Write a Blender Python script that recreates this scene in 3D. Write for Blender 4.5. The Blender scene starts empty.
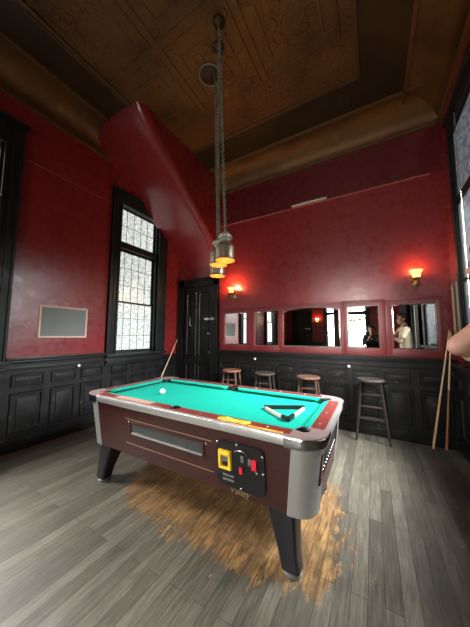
import bpy, bmesh, math, random
from mathutils import Vector, Matrix
random.seed(7)
C = bpy.context.scene.collection
PI = math.pi
# ------------------------------------------------------------------ camera
YAW, PIT, ROL, FPX = -0.51743, 0.09047, 0.00584, 242.45
fw = Vector((math.sin(YAW)*math.cos(PIT), math.cos(YAW)*math.cos(PIT), math.sin(PIT)))
rt = Vector((math.cos(YAW), -math.sin(YAW), 0)); up = rt.cross(fw)
c_, s_ = math.cos(ROL), math.sin(ROL)
r2 = c_*rt + s_*up; u2 = -s_*rt + c_*up
cam = bpy.data.cameras.new('camera'); cam.sensor_fit = 'HORIZONTAL'; cam.sensor_width = 36
cam.lens = FPX*36/470; cam.clip_start = 0.02
co = bpy.data.objects.new('camera', cam); C.objects.link(co)
M = Matrix((r2, u2, -fw)).transposed().to_4x4(); M.translation = (0, 0, 1.425)
co.matrix_world = M
bpy.context.scene.camera = co
# ------------------------------------------------------------------ room numbers
XL, XR, YB, YF, ZC = -3.89, 0.93, 4.198, -4.0, 4.78
# ------------------------------------------------------------------ materials
def mat(name, col=(.5,.5,.5), rough=.5, metal=0.0, spec=.5, coat=0.0):
    m = bpy.data.materials.new(name); m.use_nodes = True
    b = m.node_tree.nodes['Principled BSDF']
    b.inputs['Base Color'].default_value = (*col, 1); b.inputs['Roughness'].default_value = rough
    b.inputs['Metallic'].default_value = metal; b.inputs['Specular IOR Level'].default_value = spec
    b.inputs['Coat Weight'].default_value = coat
    return m
class N:
    """small node helper"""
    def __init__(s, m): s.m = m; s.t = m.node_tree; s.b = s.t.nodes.get('Principled BSDF')
    def n(s, typ, **kw):
        x = s.t.nodes.new('ShaderNode'+typ)
        for k, v in kw.items():
            if k.startswith('i_'): x.inputs[k[2:].replace('_', ' ')].default_value = v
            else: setattr(x, k, v)
        return x
    def l(s, a, b): s.t.links.new(a, b)
    def coord(s, scale=(1,1,1), rot=(0,0,0), loc=(0,0,0), kind='Object'):
        tc = s.n('TexCoord'); mp = s.n('Mapping')
        mp.inputs['Scale'].default_value = scale; mp.inputs['Rotation'].default_value = rot; mp.inputs['Location'].default_value = loc
        s.l(tc.outputs[kind], mp.inputs['Vector']); return mp.outputs['Vector']
    def world(s, scale=(1,1,1), rot=(0,0,0), loc=(0,0,0)):
        g = s.n('NewGeometry'); mp = s.n('Mapping')
        mp.inputs['Scale'].default_value = scale; mp.inputs['Rotation'].default_value = rot; mp.inputs['Location'].default_value = loc
        s.l(g.outputs['Position'], mp.inputs['Vector']); return mp.outputs['Vector']
    def noise(s, vec, scale=5, detail=4, rough=.55, dist=0):
        x = s.n('TexNoise'); x.inputs['Scale'].default_value = scale; x.inputs['Detail'].default_value = detail
        x.inputs['Roughness'].default_value = rough; x.inputs['Distortion'].default_value = dist
        s.l(vec, x.inputs['Vector']); return x.outputs['Fac']
    def ramp(s, fac, stops, interp='LINEAR'):
        x = s.n('ValToRGB'); e = x.color_ramp; e.interpolation = interp
        while len(e.elements) < len(stops): e.elements.new(.5)
        for el, (p, c) in zip(e.elements, stops):
            el.position = p; el.color = (*c, 1) if len(c) == 3 else c
        s.l(fac, x.inputs['Fac']); return x.outputs['Color']
    def mix(s, fac, a, b, mode='MIX'):
        x = s.n('Mix', data_type='RGBA', blend_type=mode)
        for sock, v in ((x.inputs[0], fac), (x.inputs[6], a), (x.inputs[7], b)):
            if hasattr(v, 'is_output') or isinstance(v, bpy.types.NodeSocket): s.l(v, sock)
            elif isinstance(v, (int, float)): sock.default_value = v
            else: sock.default_value = (*v, 1)
        return x.outputs[2]
    def math(s, op, a, b=None, clamp=False):
        x = s.n('Math', operation=op); x.use_clamp = clamp
        for k, v in enumerate((a, b)):
            if v is None: continue
            if isinstance(v, bpy.types.NodeSocket): s.l(v, x.inputs[k])
            else: x.inputs[k].default_value = v
        return x.outputs[0]
    def bump(s, h, strength=.3, dist=.01):
        x = s.n('Bump'); x.inputs['Strength'].default_value = strength; x.inputs['Distance'].default_value = dist
        s.l(h, x.inputs['Height']); s.l(x.outputs['Normal'], s.b.inputs['Normal']); return x
    def col(s, c): s.l(c, s.b.inputs['Base Color'])
    def rough(s, c): s.l(c, s.b.inputs['Roughness'])

def m_red():
    m = mat('red_gloss_paint', (.15,.012,.017), .3, spec=.5, coat=.35); n = N(m); n.b.inputs['Coat Roughness'].default_value = .24
    v = n.world(); big = n.noise(v, 1.3, 4); fine = n.noise(v, 9, 5)
    g = n.n('SeparateXYZ'); n.l(v, g.inputs[0])      # the back wall above the rail line is a darker red
    rest = n.math('MULTIPLY', n.math('GREATER_THAN', g.outputs['Z'], 3.735), n.math('GREATER_THAN', g.outputs['Y'], 4.19))
    n.col(n.mix(rest, n.mix(big, RED_A, RED_B), (.105,.009,.011)))
    n.rough(n.ramp(fine, [(.3,(.22,)*3), (.7,(.36,)*3)]))
    n.bump(n.noise(v, 5, 5, .6), .22, .03); return m
RED_A, RED_B = (.180,.012,.014), (.235,.018,.020)
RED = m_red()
def m_black(name='black_paint', base=(.006,.006,.006), scuff=.11, lo=.62, hi=.76, rough=.38):
    m = mat(name, base, rough, spec=.36); n = N(m); v = n.world()
    f = n.noise(v, 14, 6, .7, .6); g = n.noise(v, 3, 3)
    k = n.ramp(n.math('ADD', f, n.math('MULTIPLY', n.math('SUBTRACT', g, .5), .25)), [(lo,(0,0,0)), (hi,(1,1,1))])
    n.col(n.mix(k, base, (scuff, scuff, scuff*.95)))
    n.rough(n.ramp(n.noise(v, 6, 4), [(.3,(.33,)*3),(.7,(.55,)*3)]))
    n.bump(f, .12, .01); return m
BLACK = m_black(); BLACKW = m_black('black_window_paint', (.011,.0125,.013), .06, .66, .8, .42)
def m_floor():
    m = mat('grey_floor_boards', (.1,.1,.09), .45); n = N(m)
    v = n.world((1,1,1), (0,0,PI/2))           # u runs along the room's depth
    br = n.n('TexBrick'); n.l(v, br.inputs['Vector']); br.offset = .41; br.offset_frequency = 2; br.squash = 1
    br.inputs['Color1'].default_value = (0,0,0,1); br.inputs['Color2'].default_value = (1,1,1,1); br.inputs['Mortar'].default_value = (.5,.5,.5,1)
    br.inputs['Scale'].default_value = 1; br.inputs['Mortar Size'].default_value = .0015; br.inputs['Mortar Smooth'].default_value = .2
    br.inputs['Brick Width'].default_value = 1.15; br.inputs['Row Height'].default_value = .083; br.inputs['Bias'].default_value = 0
    grain = n.noise(n.world((26,2.2,1)), 2.2, 7, .65, .3)
    patch = n.noise(n.world((1,.6,1)), 1.6, 4)
    f = n.math('ADD', n.math('MULTIPLY', br.outputs['Color'], .17), n.math('ADD', n.math('MULTIPLY', grain, .62), n.math('MULTIPLY', patch, .34)))
    grey = n.ramp(f, [(.30,(.036,.032,.023)), (.50,(.082,.075,.056)), (.64,(.130,.120,.091)), (.82,(.235,.22,.175))])
    # bare wood where the paint is worn through round the table
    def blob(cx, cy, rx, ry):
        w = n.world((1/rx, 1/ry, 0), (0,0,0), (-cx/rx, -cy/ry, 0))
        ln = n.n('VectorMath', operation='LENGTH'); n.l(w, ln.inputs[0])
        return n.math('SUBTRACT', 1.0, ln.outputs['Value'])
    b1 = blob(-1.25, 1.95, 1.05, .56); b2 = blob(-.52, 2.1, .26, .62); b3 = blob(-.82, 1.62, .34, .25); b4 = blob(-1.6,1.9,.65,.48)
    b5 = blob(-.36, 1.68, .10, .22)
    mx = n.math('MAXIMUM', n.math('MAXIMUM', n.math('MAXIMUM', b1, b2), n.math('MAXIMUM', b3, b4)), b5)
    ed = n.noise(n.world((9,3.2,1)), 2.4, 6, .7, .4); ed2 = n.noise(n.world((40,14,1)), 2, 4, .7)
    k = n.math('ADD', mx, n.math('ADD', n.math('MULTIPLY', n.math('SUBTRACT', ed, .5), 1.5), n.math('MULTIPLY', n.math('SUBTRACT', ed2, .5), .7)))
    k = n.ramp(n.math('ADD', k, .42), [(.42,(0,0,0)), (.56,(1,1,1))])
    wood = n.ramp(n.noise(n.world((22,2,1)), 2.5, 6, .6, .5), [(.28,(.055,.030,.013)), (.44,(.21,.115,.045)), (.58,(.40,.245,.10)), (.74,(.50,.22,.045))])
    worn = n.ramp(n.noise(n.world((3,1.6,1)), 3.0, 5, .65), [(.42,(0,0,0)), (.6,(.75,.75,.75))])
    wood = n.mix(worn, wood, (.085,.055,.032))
    wood = n.mix(n.math('MULTIPLY', br.outputs['Color'], .35), wood, (.24,.125,.045))
    g = n.n('SeparateXYZ'); n.l(n.world(), g.inputs[0])      # unpainted brown strip along the left skirting
    st = n.math('ADD', n.math('MULTIPLY', n.math('SUBTRACT', -3.70, g.outputs['X']), 7), n.math('SUBTRACT', ed, .5))
    st = n.ramp(n.math('ADD', st, .4), [(.42,(0,0,0)), (.6,(.8,.8,.8))])
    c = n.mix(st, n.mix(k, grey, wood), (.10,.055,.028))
    c = n.mix(br.outputs['Fac'], c, (.03,.026,.02))
    n.col(c)
    n.rough(n.ramp(grain, [(.3,(.36,)*3), (.7,(.58,)*3)]))
    h = n.math('SUBTRACT', n.math('MULTIPLY', grain, .4), br.outputs['Fac'])
    n.bump(h, .35, .006); return m
FLOOR = m_floor()
def m_tin(name, reeded=None):
    m = mat(name, (.2,.1,.04), .42, .55); n = N(m)
    v = n.world()
    f = n.noise(v, 1.7, 4); spots = n.noise(v, 16, 5, .7)
    c = n.ramp(f, [(.3,(.075,.032,.010)), (.5,(.13,.058,.016)), (.7,(.18,.082,.022))])
    c = n.mix(n.ramp(spots, [(.6,(0,0,0)), (.75,(1,1,1))]), c, (.06,.028,.012))
    n.col(c); n.rough(n.ramp(spots, [(.3,(.34,)*3), (.7,(.55,)*3)]))
    if reeded:
        w = n.n('TexWave', wave_type='BANDS', bands_direction=reeded); w.inputs['Scale'].default_value = 15; w.inputs['Distortion'].default_value = .3
        n.l(v, w.inputs['Vector']); n.bump(w.outputs['Fac'], .35, .006)
    else:
        vo = n.n('TexVoronoi', feature='DISTANCE_TO_EDGE'); vo.inputs['Scale'].default_value = 13
        d = n.mix(.25, v, n.n('TexNoise', i_Scale=5).outputs['Color'])
        n.l(d, vo.inputs['Vector'])
        sc = n.noise(v, 24, 3, .6, 2.5)
        n.bump(n.math('ADD', n.math('MINIMUM', vo.outputs['Distance'], .12), n.math('MULTIPLY', sc, .22)), .6, .04)
    return m
TIN = m_tin('embossed_copper_tin'); TINX = m_tin('reeded_copper_tin_back', 'X'); TINY = m_tin('reeded_copper_tin_side', 'Y')
def m_plain_tin():
    m = mat('plain_brown_tin', (.085,.045,.018), .45, .4); n = N(m); v = n.world()
    n.col(n.ramp(n.noise(v, 2, 4), [(.3,(.026,.014,.007)), (.7,(.05,.027,.011))])); n.bump(n.noise(v, 12, 4), .2, .01); return m
TINP = m_plain_tin()
def emis(name, col, strength):
    m = bpy.data.materials.new(name); m.use_nodes = True; t = m.node_tree
    t.nodes.remove(t.nodes['Principled BSDF']); e = t.nodes.new('ShaderNodeEmission')
    e.inputs['Color'].default_value = (*col, 1); e.inputs['Strength'].default_value = strength
    t.links.new(e.outputs[0], t.nodes['Material Output'].inputs[0]); return m
def frosted(name, strength, tint=(.93,1.0,.97), lo=.5, scale=24, clear=.5):
    """obscure glass: leafy embossed pattern glowing with the daylight behind it, and letting part of that light through"""
    m = mat(name, (.3,.33,.33), .25); n = N(m); v = n.world()
    vo = n.n('TexVoronoi', feature='DISTANCE_TO_EDGE'); vo.inputs['Scale'].default_value = scale
    d = n.mix(.12, v, n.n('TexNoise', i_Scale=9).outputs['Color']); n.l(d, vo.inputs['Vector'])
    e1 = n.ramp(vo.outputs['Distance'], [(.0,(lo,lo,lo)), (.16,(1,1,1))])
    e2 = n.ramp(n.noise(v, 26, 4, .7, 1.5), [(.35,(lo+.12,)*3), (.6,(1,1,1))])
    c = n.mix(1.0, n.mix(1.0, e1, e2, 'MULTIPLY'), tint, 'MULTIPLY')
    n.l(c, n.b.inputs['Emission Color']); n.b.inputs['Emission Strength'].default_value = strength/(1-clear)
    n.b.inputs['Roughness'].default_value = .2; n.bump(vo.outputs['Distance'], .4, .01)
    tr = n.n('BsdfTransparent'); mx = n.n('MixShader'); mx.inputs[0].default_value = clear
    n.l(n.b.outputs[0], mx.inputs[1]); n.l(tr.outputs[0], mx.inputs[2]); n.l(mx.outputs[0], n.t.nodes['Material Output'].inputs[0])
    return m
def daylight(name, f, W, power, tilt, col=(1,.98,.95), spread=150):
    """sky light falling in through one window"""
    y0, y1, z0, z1 = W; l = bpy.data.lights.new(name, 'AREA'); l.shape = 'RECTANGLE'; l.size = y1-y0; l.size_y = z1-z0
    l.energy = power; l.color = col; l.spread = math.radians(spread)
    o = bpy.data.objects.new(name, l); C.objects.link(o); o.location = f((y0+y1)/2, -.45, (z0+z1)/2+.15)
    d = Vector(f(0,1,0)) - Vector(f(0,0,0)); d = (d - Vector((0,0,math.tan(math.radians(tilt))))).normalized()
    o.rotation_euler = d.to_track_quat('-Z', 'Z').to_euler(); return o
PANE = frosted('obscure_glass_daylight', 1.2, (.90,.98,.94), lo=.34, scale=17, clear=0)
PANE_STRONG = frosted('obscure_glass_bright_daylight', 1.3, (1,.99,.96), clear=.6)
PANE_SIDE = frosted('obscure_glass_side_daylight', .13, (.82,.91,1.0), .35, 10, clear=.5)
PANE_SIDE.node_tree.nodes['Principled BSDF'].inputs['Roughness'].default_value = .6; PANE_SIDE.node_tree.nodes['Principled BSDF'].inputs['Specular IOR Level'].default_value = .15; PANE_SIDE.node_tree.nodes['Principled BSDF'].inputs['Base Color'].default_value = (.1,.11,.12,1)
CLOTH = mat('teal_baize', (.0,.45,.38), .9, spec=.15)
def m_cloth():
    n = N(CLOTH); v = n.world(); f = n.noise(v, 700, 2); g = n.noise(v, 3, 4)
    n.col(n.mix(g, (.002,.29,.215), (.003,.345,.255))); n.bump(f, .1, .001)
m_cloth()
def m_wood(name, a, b, rough=.35, axis=(2,22,22), coat=.2, scale=2.2):
    m = mat(name, a, rough, coat=coat); n = N(m); g = n.noise(n.coord(axis), scale, 6, .6, .4)
    n.col(n.mix(n.ramp(g, [(.3,(0,0,0)), (.7,(1,1,1))]), a, b)); n.bump(g, .05, .004); return m
MAHOG = m_wood('mahogany_laminate', (.030,.0085,.0065), (.052,.013,.0095), .36)
RAILRED = m_wood('red_rail_laminate', (.16,.024,.021), (.21,.036,.029), .3)
CHROME = mat('scuffed_aluminium', (.66,.66,.63), .34, .8)
n_ = N(CHROME); n_.rough(n_.ramp(n_.noise(n_.world(), 8, 3), [(.3,(.30,)*3), (.7,(.40,)*3)]))
CAST = mat('worn_casting', (.56,.44,.42), .28, .6)
POST = mat('grey_metal_post', (.42,.41,.38), .36, .55)
FOOTM = mat('dull_foot_metal', (.16,.16,.16), .5, .6)
POLISH = mat('polished_chrome', (.58,.58,.58), .2, 1.0)
RUBBER = mat('black_rubber', (.006,.006,.006), .5)
LEGM = mat('black_leg_laminate', (.010,.010,.012), .35)
PLATE = mat('black_plate', (.008,.008,.009), .35)
YELLOW = mat('yellow_plastic', (.85,.58,.03), .4); REDP = mat('red_plastic', (.62,.02,.04), .35)
WHITE = mat('ivory', (.86,.84,.78), .18, coat=.5); STEEL = mat('steel', (.5,.5,.5), .25, 1)
GREYGL = mat('smoky_glass', (.045,.05,.05), .08, spec=.8)
GOLD = mat('gold_script', (.30,.22,.10), .5, .4)
ORANGE = mat('orange_sticker', (.9,.42,.03), .45)
n_ = N(ORANGE); n_.col(n_.ramp(n_.noise(n_.world((40,60,40)), 1.2, 3, .6, 1), [(.35,(.80,.20,.01)), (.5,(.92,.50,.03)), (.65,(.95,.78,.18))]))
MIRROR = mat('mirror_glass', (.86,.87,.85), .015, 1.0)
BRASS = mat('aged_brass', (.30,.24,.13), .38, .9)
NICKEL = mat('aged_nickel', (.58,.52,.43), .26, .95)
n_ = N(NICKEL); n_.col(n_.mix(n_.noise(n_.world(), 14, 4), (.74,.63,.48), (.50,.40,.28)))
VERDI = mat('verdigris_metal', (.20,.20,.15), .55, .4)
BULB = emis('warm_bulb', (1,.55,.20), 5)
SHADEIN = mat('warm_shade_lining', (.80,.36,.08), .5)
def m_tulip():
    m = mat('amber_glass_shade', (.95,.62,.25), .3); n = N(m)
    n.b.inputs['Transmission Weight'].default_value = .0
    n.b.inputs['Emission Color'].default_value = (1,.42,.08,1); n.b.inputs['Emission Strength'].default_value = 2.6
    c = n.ramp(n.noise(n.world(), 30, 3), [(.35,(1,.30,.03)), (.65,(1,.60,.18))]); n.l(c, n.b.inputs['Emission Color']); return m
TULIP = m_tulip()
SLATE = mat('grey_slate', (.17,.19,.19), .6)
n_ = N(SLATE); n_.col(n_.mix(n_.noise(n_.world((1,1,1)), 5, 5), (.15,.165,.165), (.205,.22,.22)))
PINE = m_wood('worn_pale_wood', (.62,.42,.31), (.74,.54,.42), .5, (6,6,30), .1)
CUEW = m_wood('maple_cue', (.62,.43,.20), (.74,.54,.29), .3, (30,30,2), .3)
CUEB = m_wood('brown_cue_butt', (.28,.12,.05), (.36,.17,.07), .3, (30,30,2), .3)
SEATW = m_wood('red_brown_seat', (.20,.075,.045), (.30,.12,.075), .35)
STOOLD = m_wood('dark_stool_wood', (.022,.017,.014), (.045,.034,.028), .32)
STOOLW = m_wood('worn_dark_seat', (.03,.025,.02), (.095,.075,.06), .35)
FRAME = mat('red_painted_frame', (.15,.014,.016), .36)
n_ = N(FRAME); n_.bump(n_.noise(n_.world(), 30, 3), .08, .01)
BEVELG = mat('bevelled_glass_edge', (.55,.52,.46), .1, 1.0)
GILT = m_wood('gilt_wood', (.20,.12,.045), (.32,.20,.08), .35)
ART = mat('dark_print', (.04,.03,.025), .15)
SKIN = mat('skin', (.50,.27,.19), .5)
n_ = N(SKIN); n_.b.inputs['Subsurface Weight'].default_value = .08; n_.col(n_.mix(n_.noise(n_.world(), 22, 4), (.46,.235,.165), (.56,.31,.225))); n_.bump(n_.noise(n_.world(), 90, 3), .12, .002)
CREAM = mat('cream_cotton', (.66,.60,.44), .85, spec=.2); DARKC = mat('dark_cloth', (.018,.018,.022), .9, spec=.2)
DENIM = mat('dark_denim', (.025,.032,.055), .85); HAIR = mat('dark_hair', (.012,.009,.007), .5); SHOE = mat('black_shoe', (.01,.01,.01), .45)
PALE = mat('cream_paint', (.62,.52,.45), .5)
# ------------------------------------------------------------------ mesh helpers
ORG = {}
def org(p): return ORG.get(p.name, Vector((0,0,0))) if p else Vector((0,0,0))
class MB:
    def __init__(s): s.bm = bmesh.new()
    def box(s, a, b, bev=0):
        a = Vector(a); b = Vector(b)
        vs = [s.bm.verts.new((x,y,z)) for x in (a.x,b.x) for y in (a.y,b.y) for z in (a.z,b.z)]
        fs = [s.bm.faces.new([vs[i] for i in f]) for f in ((0,1,3,2),(4,6,7,5),(0,4,5,1),(2,3,7,6),(0,2,6,4),(1,5,7,3))]
        if bev:
            es = list({e for f in fs for e in f.edges}); bmesh.ops.bevel(s.bm, geom=es, offset=bev, segments=2, affect='EDGES', profile=.7)
        return s
    def rings(s, rings, cap0=True, cap1=True, closed=True):
        R = [[s.bm.verts.new(p) for p in r] for r in rings]
        k = len(R[0]); m = k if closed else k-1
        for a, b in zip(R, R[1:]):
            for i in range(m): s.bm.faces.new((a[i], a[(i+1)%k], b[(i+1)%k], b[i]))
        if cap0 and closed: s.bm.faces.new(list(reversed(R[0])))
        if cap1 and closed: s.bm.faces.new(R[-1])
        return s
    def tube(s, pts, r, n=10, caps=True):
        pts = [Vector(p) for p in pts]; rs = r if isinstance(r, (list,tuple)) else [r]*len(pts)
        out = []; ref = None
        for i, p in enumerate(pts):
            d = (pts[min(i+1,len(pts)-1)] - pts[max(i-1,0)]).normalized()
            if ref is None: ref = Vector((0,0,1)) if abs(d.z) < .9 else Vector((1,0,0))
            a = d.cross(ref).normalized(); ref = a.cross(d).normalized() if True else ref
            b = a.cross(d)
            out.append([p + rs[i]*(math.cos(2*PI*k/n)*a + math.sin(2*PI*k/n)*b) for k in range(n)])
            ref = b
        return s.rings(out, caps, caps)
    def lathe(s, c, prof, n=24, axis='Z', cap0=False, cap1=False, fn=None):
        c = Vector(c); out = []
        for r, h in prof:
            ring = []
            for k in range(n):
                t = 2*PI*k/n; rr = r*(fn(t,h) if fn else 1)
                x, y = rr*math.cos(t), rr*math.sin(t)
                ring.append(c + (Vector((x,y,h)) if axis=='Z' else Vector((x,-h,y)) if axis=='Y' else Vector((h,x,y))))
            out.append(ring)
        return s.rings(out, cap0, cap1)
    def prism(s, poly, z0, z1, plane='XY'):
        f = {'XY': lambda a,b,h: (a,b,h), 'YZ': lambda a,b,h: (h,a,b), 'XZ': lambda a,b,h: (a,h,b)}[plane]
        return s.rings([[f(a,b,z0) for a,b in poly], [f(a,b,z1) for a,b in poly]])
    def torus(s, c, R, r, axis=(0,0,1), n=20, k=8):
        c = Vector(c); q = Vector((0,0,1)).rotation_difference(Vector(axis).normalized())
        V = [[s.bm.verts.new(c + q @ Vector(((R+r*math.cos(2*PI*j/k))*math.cos(2*PI*i/n), (R+r*math.cos(2*PI*j/k))*math.sin(2*PI*i/n), r*math.sin(2*PI*j/k)))) for j in range(k)] for i in range(n)]
        for i in range(n):
            for j in range(k): s.bm.faces.new((V[i][j], V[(i+1)%n][j], V[(i+1)%n][(j+1)%k], V[i][(j+1)%k]))
        return s
    def ball(s, c, r, sc=(1,1,1), u=16, v=10):
        m = Matrix.Translation(c) @ Matrix.Diagonal((r*sc[0], r*sc[1], r*sc[2], 1))
        bmesh.ops.create_uvsphere(s.bm, u_segments=u, v_segments=v, radius=1, matrix=m); return s
    def frame(s, x0, x1, z0, z1, w, f, d0=0, d1=.012, chamfer=.4):
        """a picture-frame moulding; f maps (along, out, up) to the world"""
        def ring(i, d): return [f(x0+i, d, z0+i), f(x1-i, d, z0+i), f(x1-i, d, z1-i), f(x0+i, d, z1-i)]
        R = [ring(0,d0), ring(w*chamfer*.5,d1), ring(w*(1-chamfer*.5),d1), ring(w,d0)]
        return s.rings(R, False, False)
    def map(s, fn):
        for v in s.bm.verts: v.co = fn(v.co)
        return s
    def build(s, name, m, parent=None, smooth=True, ang=35):
        bmesh.ops.recalc_face_normals(s.bm, faces=s.bm.faces)
        o = org(parent)
        for v in s.bm.verts: v.co -= o
        me = bpy.data.meshes.new(name); s.bm.to_mesh(me); s.bm.free()
        if smooth:
            for p in me.polygons: p.use_smooth = True
            try: me.set_sharp_from_angle(angle=math.radians(ang))
            except Exception: pass
        me.materials.append(m); ob = bpy.data.objects.new(name, me); C.objects.link(ob)
        if parent: ob.parent = parent; ORG[ob.name] = o.copy()
        return ob
def bx(a, b, bev=0): return MB().box(a, b, bev)
def tag(o, label, cat, group=None, kind=None):
    o['label'] = label; o['category'] = cat
    if group: o['group'] = group
    if kind: o['kind'] = kind
    return o
def empty(name, loc):
    o = bpy.data.objects.new(name, None); o.empty_display_size = .1; C.objects.link(o); o.location = loc; ORG[o.name] = Vector(loc); return o
def thing(name, loc, label, cat, group=None): return tag(empty(name, loc), label, cat, group)
def struct(o): o['kind'] = 'structure'; return o
def copy_tree(o, parent=None):
    c = o.copy(); C.objects.link(c); c.parent = parent
    for ch in list(o.children): copy_tree(ch, c)
    return c
# =================================================================== SETTING
struct(bx((XL-.2, YF-.2, -.1), (XR+.2, YB+.2, 0)).build('floor', FLOOR, smooth=False))
# walls with window openings
def wall(name, axis, pos, out, s0, s1, z0, z1, holes, m=None):
    """axis 'X': wall plane x=pos spanned by y; axis 'Y': plane y=pos spanned by x; out = thickness direction"""
    b = MB(); t = .16*out
    ss = sorted({s0, s1, *[h[0] for h in holes], *[h[1] for h in holes]})
    for a, c in zip(ss, ss[1:]):
        zs = [(z0, z1)]
        for h in holes:
            if h[0] <= a and c <= h[1]: zs = [(z0, h[2]), (h[3], z1)]
        for p, q in zs:
            if axis == 'X': b.box((min(pos,pos+t), a, p), (max(pos,pos+t), c, q))
            else: b.box((a, min(pos,pos+t), p), (c, max(pos,pos+t), q))
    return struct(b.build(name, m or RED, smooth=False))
W1 = (0.10, 1.03, 1.10, 3.80); W2 = (2.62, 3.52, 1.10, 3.80); W0 = (-2.05, -1.10, 1.10, 3.80)
W3 = (2.10, 3.80, 1.25, 3.95); W4 = (-1.96, -1.58, .75, 3.4); W5 = (-1.05, -.25, .75, 3.4)
wl = wall('wall_left', 'X', XL, -1, YF, YB+.16, 0, ZC, [W1, W2, W0])
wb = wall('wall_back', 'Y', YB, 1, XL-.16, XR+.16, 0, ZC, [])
wr = wall('wall_right', 'X', XR, 1, YF, YB+.16, 0, ZC, [W3])
wf = wall('wall_front', 'Y', YF, -1, XL-.16, XR+.16, 0, ZC, [W4, W5])
# ceiling ---------------------------------------------------------------
ce = struct(bx((XL-.2, YF-.2, ZC), (XR+.2, YB+.2, ZC+.1)).build('ceiling', TINP, smooth=False))
CVW, CVZ = .42, 4.44            # cove width and springing height
bx((-2.95, YF+.9, ZC-.006), (-.04, 3.25, ZC+.001)).build('embossed_panel', TIN, ce, smooth=False)
b = MB()
for x in (-2.95, -.04): b.box((x-.022, YF+.9, ZC-.03), (x+.022, 3.272, ZC), .006)
for y in (3.25,): b.box((-2.93, y-.022, ZC-.03), (-.06, y+.022, ZC), .006)
b.build('ceiling_moulding', mat('brown_moulding', (.11,.06,.026), .4, .5), ce)
b = MB()
for i in range(3):
    cx = -2.95 + .97*(i+.5) - .11
    for j in range(-4, 2):
        cy = 2.25 + .97*j
        if cy - .46 < YF+.9: continue
        if cy+.46 > 3.2: continue
        f = lambda a, d, u: (a, u, ZC-.006-d)
        b.frame(cx-.455, cx+.455, cy-.455, cy+.455, .035, f, 0, .012)
        b.frame(cx-.30, cx+.30, cy-.30, cy+.30, .02, f, 0, .008)
        for q in range(8):
            t = 2*PI*q/8+.2; b.torus((cx+.20*math.cos(t), cy+.20*math.sin(t), ZC-.006), .055, .008, n=10, k=5)
        for sx in (-1,1):
            for sy in (-1,1): b.torus((cx+sx*.37, cy+sy*.37, ZC-.006), .045, .008, n=10, k=5)
b.build('square_moulding', TIN, ce)
def cove(name, m, f, s0, s1):
    prof = []
    for k in range(9):
        t = k/8*PI/2
        prof.append((CVW*(1-math.cos(t)), CVZ+.04+(ZC-CVZ-.04)*math.sin(t)))
    prof = [(d, ZC - (ZC-CVZ-.04)*(1-math.sin(k/8*PI/2))) for k, (d, z) in enumerate(prof)]
    b = MB(); R = []
    for s in (s0, s1): R.append([f(s, d, z) for d, z in prof] + [f(s, CVW, ZC+.02), f(s, -.02, ZC+.02), f(s, -.02, CVZ+.04)])
    b.rings(R); o = struct(b.build(name, m))
    b2 = MB()
    def bar(d0, d1, z0, z1):
        p = [f(s0,d0,z0), f(s1,d1,z1)]
        a = Vector(f(s0,d0,z0)); c = Vector(f(s1,d1,z1))
        b2.box((min(a.x,c.x),min(a.y,c.y),z0), (max(a.x,c.x),max(a.y,c.y),z1), .006)
    bar(-.01,.035,CVZ-.005,CVZ+.042); bar(CVW-.02,CVW+.025,ZC-.035,ZC-.001)
    b2.build('cornice_bead', mat(name+'_bead', (.16,.085,.035), .4, .5), o)
    return o
cove('trim_1', TINY, lambda s,d,z: (XL+d, s, z), YF, YB)
cove('trim_2', TINX, lambda s,d,z: (s, YB-d, z), XL, XR)
cove('trim_3', TINY, lambda s,d,z: (XR-d, s, z), YF, YB)
# sloping stair soffit ----------------------------------------------------
Lp = [(4.2,2.66),(4.20,2.93),(4.10,3.19),(3.86,3.41),(3.39,3.75),(2.975,4.06),(2.62,4.27),(2.32,4.48),(2.10,4.66),(2.02,4.82)]
Rp = [(4.2,2.66),(4.15,2.85),(4.05,3.09),(3.85,3.33),(3.45,3.63),(3.0,3.97),(2.68,4.22),(2.36,4.46),(2.14,4.66),(2.04,4.82)]
b = MB(); cols = []; rr = .13; xe = -2.76
xs = [XL-.01 + (xe-rr-XL+.01)*i/8 for i in range(9)]
lift = [0]*9
for k in range(1, 7): xs.append(xe-rr+rr*math.sin(PI/2*k/6)); lift.append(rr*(1-math.cos(PI/2*k/6)))
for x, e in zip(xs, lift):
    t = (x-XL)/(xe-XL); row = []
    for j, (l, r) in enumerate(zip(Lp, Rp)):
        sc_ = 0 if j == 0 else 1
        row.append(Vector((x, min(4.2, l[0]*(1-t)+r[0]*t + e*.62*sc_), l[1]*(1-t)+r[1]*t + e*.78*sc_)))
    row += [Vector((x, 4.2, 4.82))]; cols.append(row)
b.rings(cols)
so = struct(b.build('wall_soffit', RED, ang=30))
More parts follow.
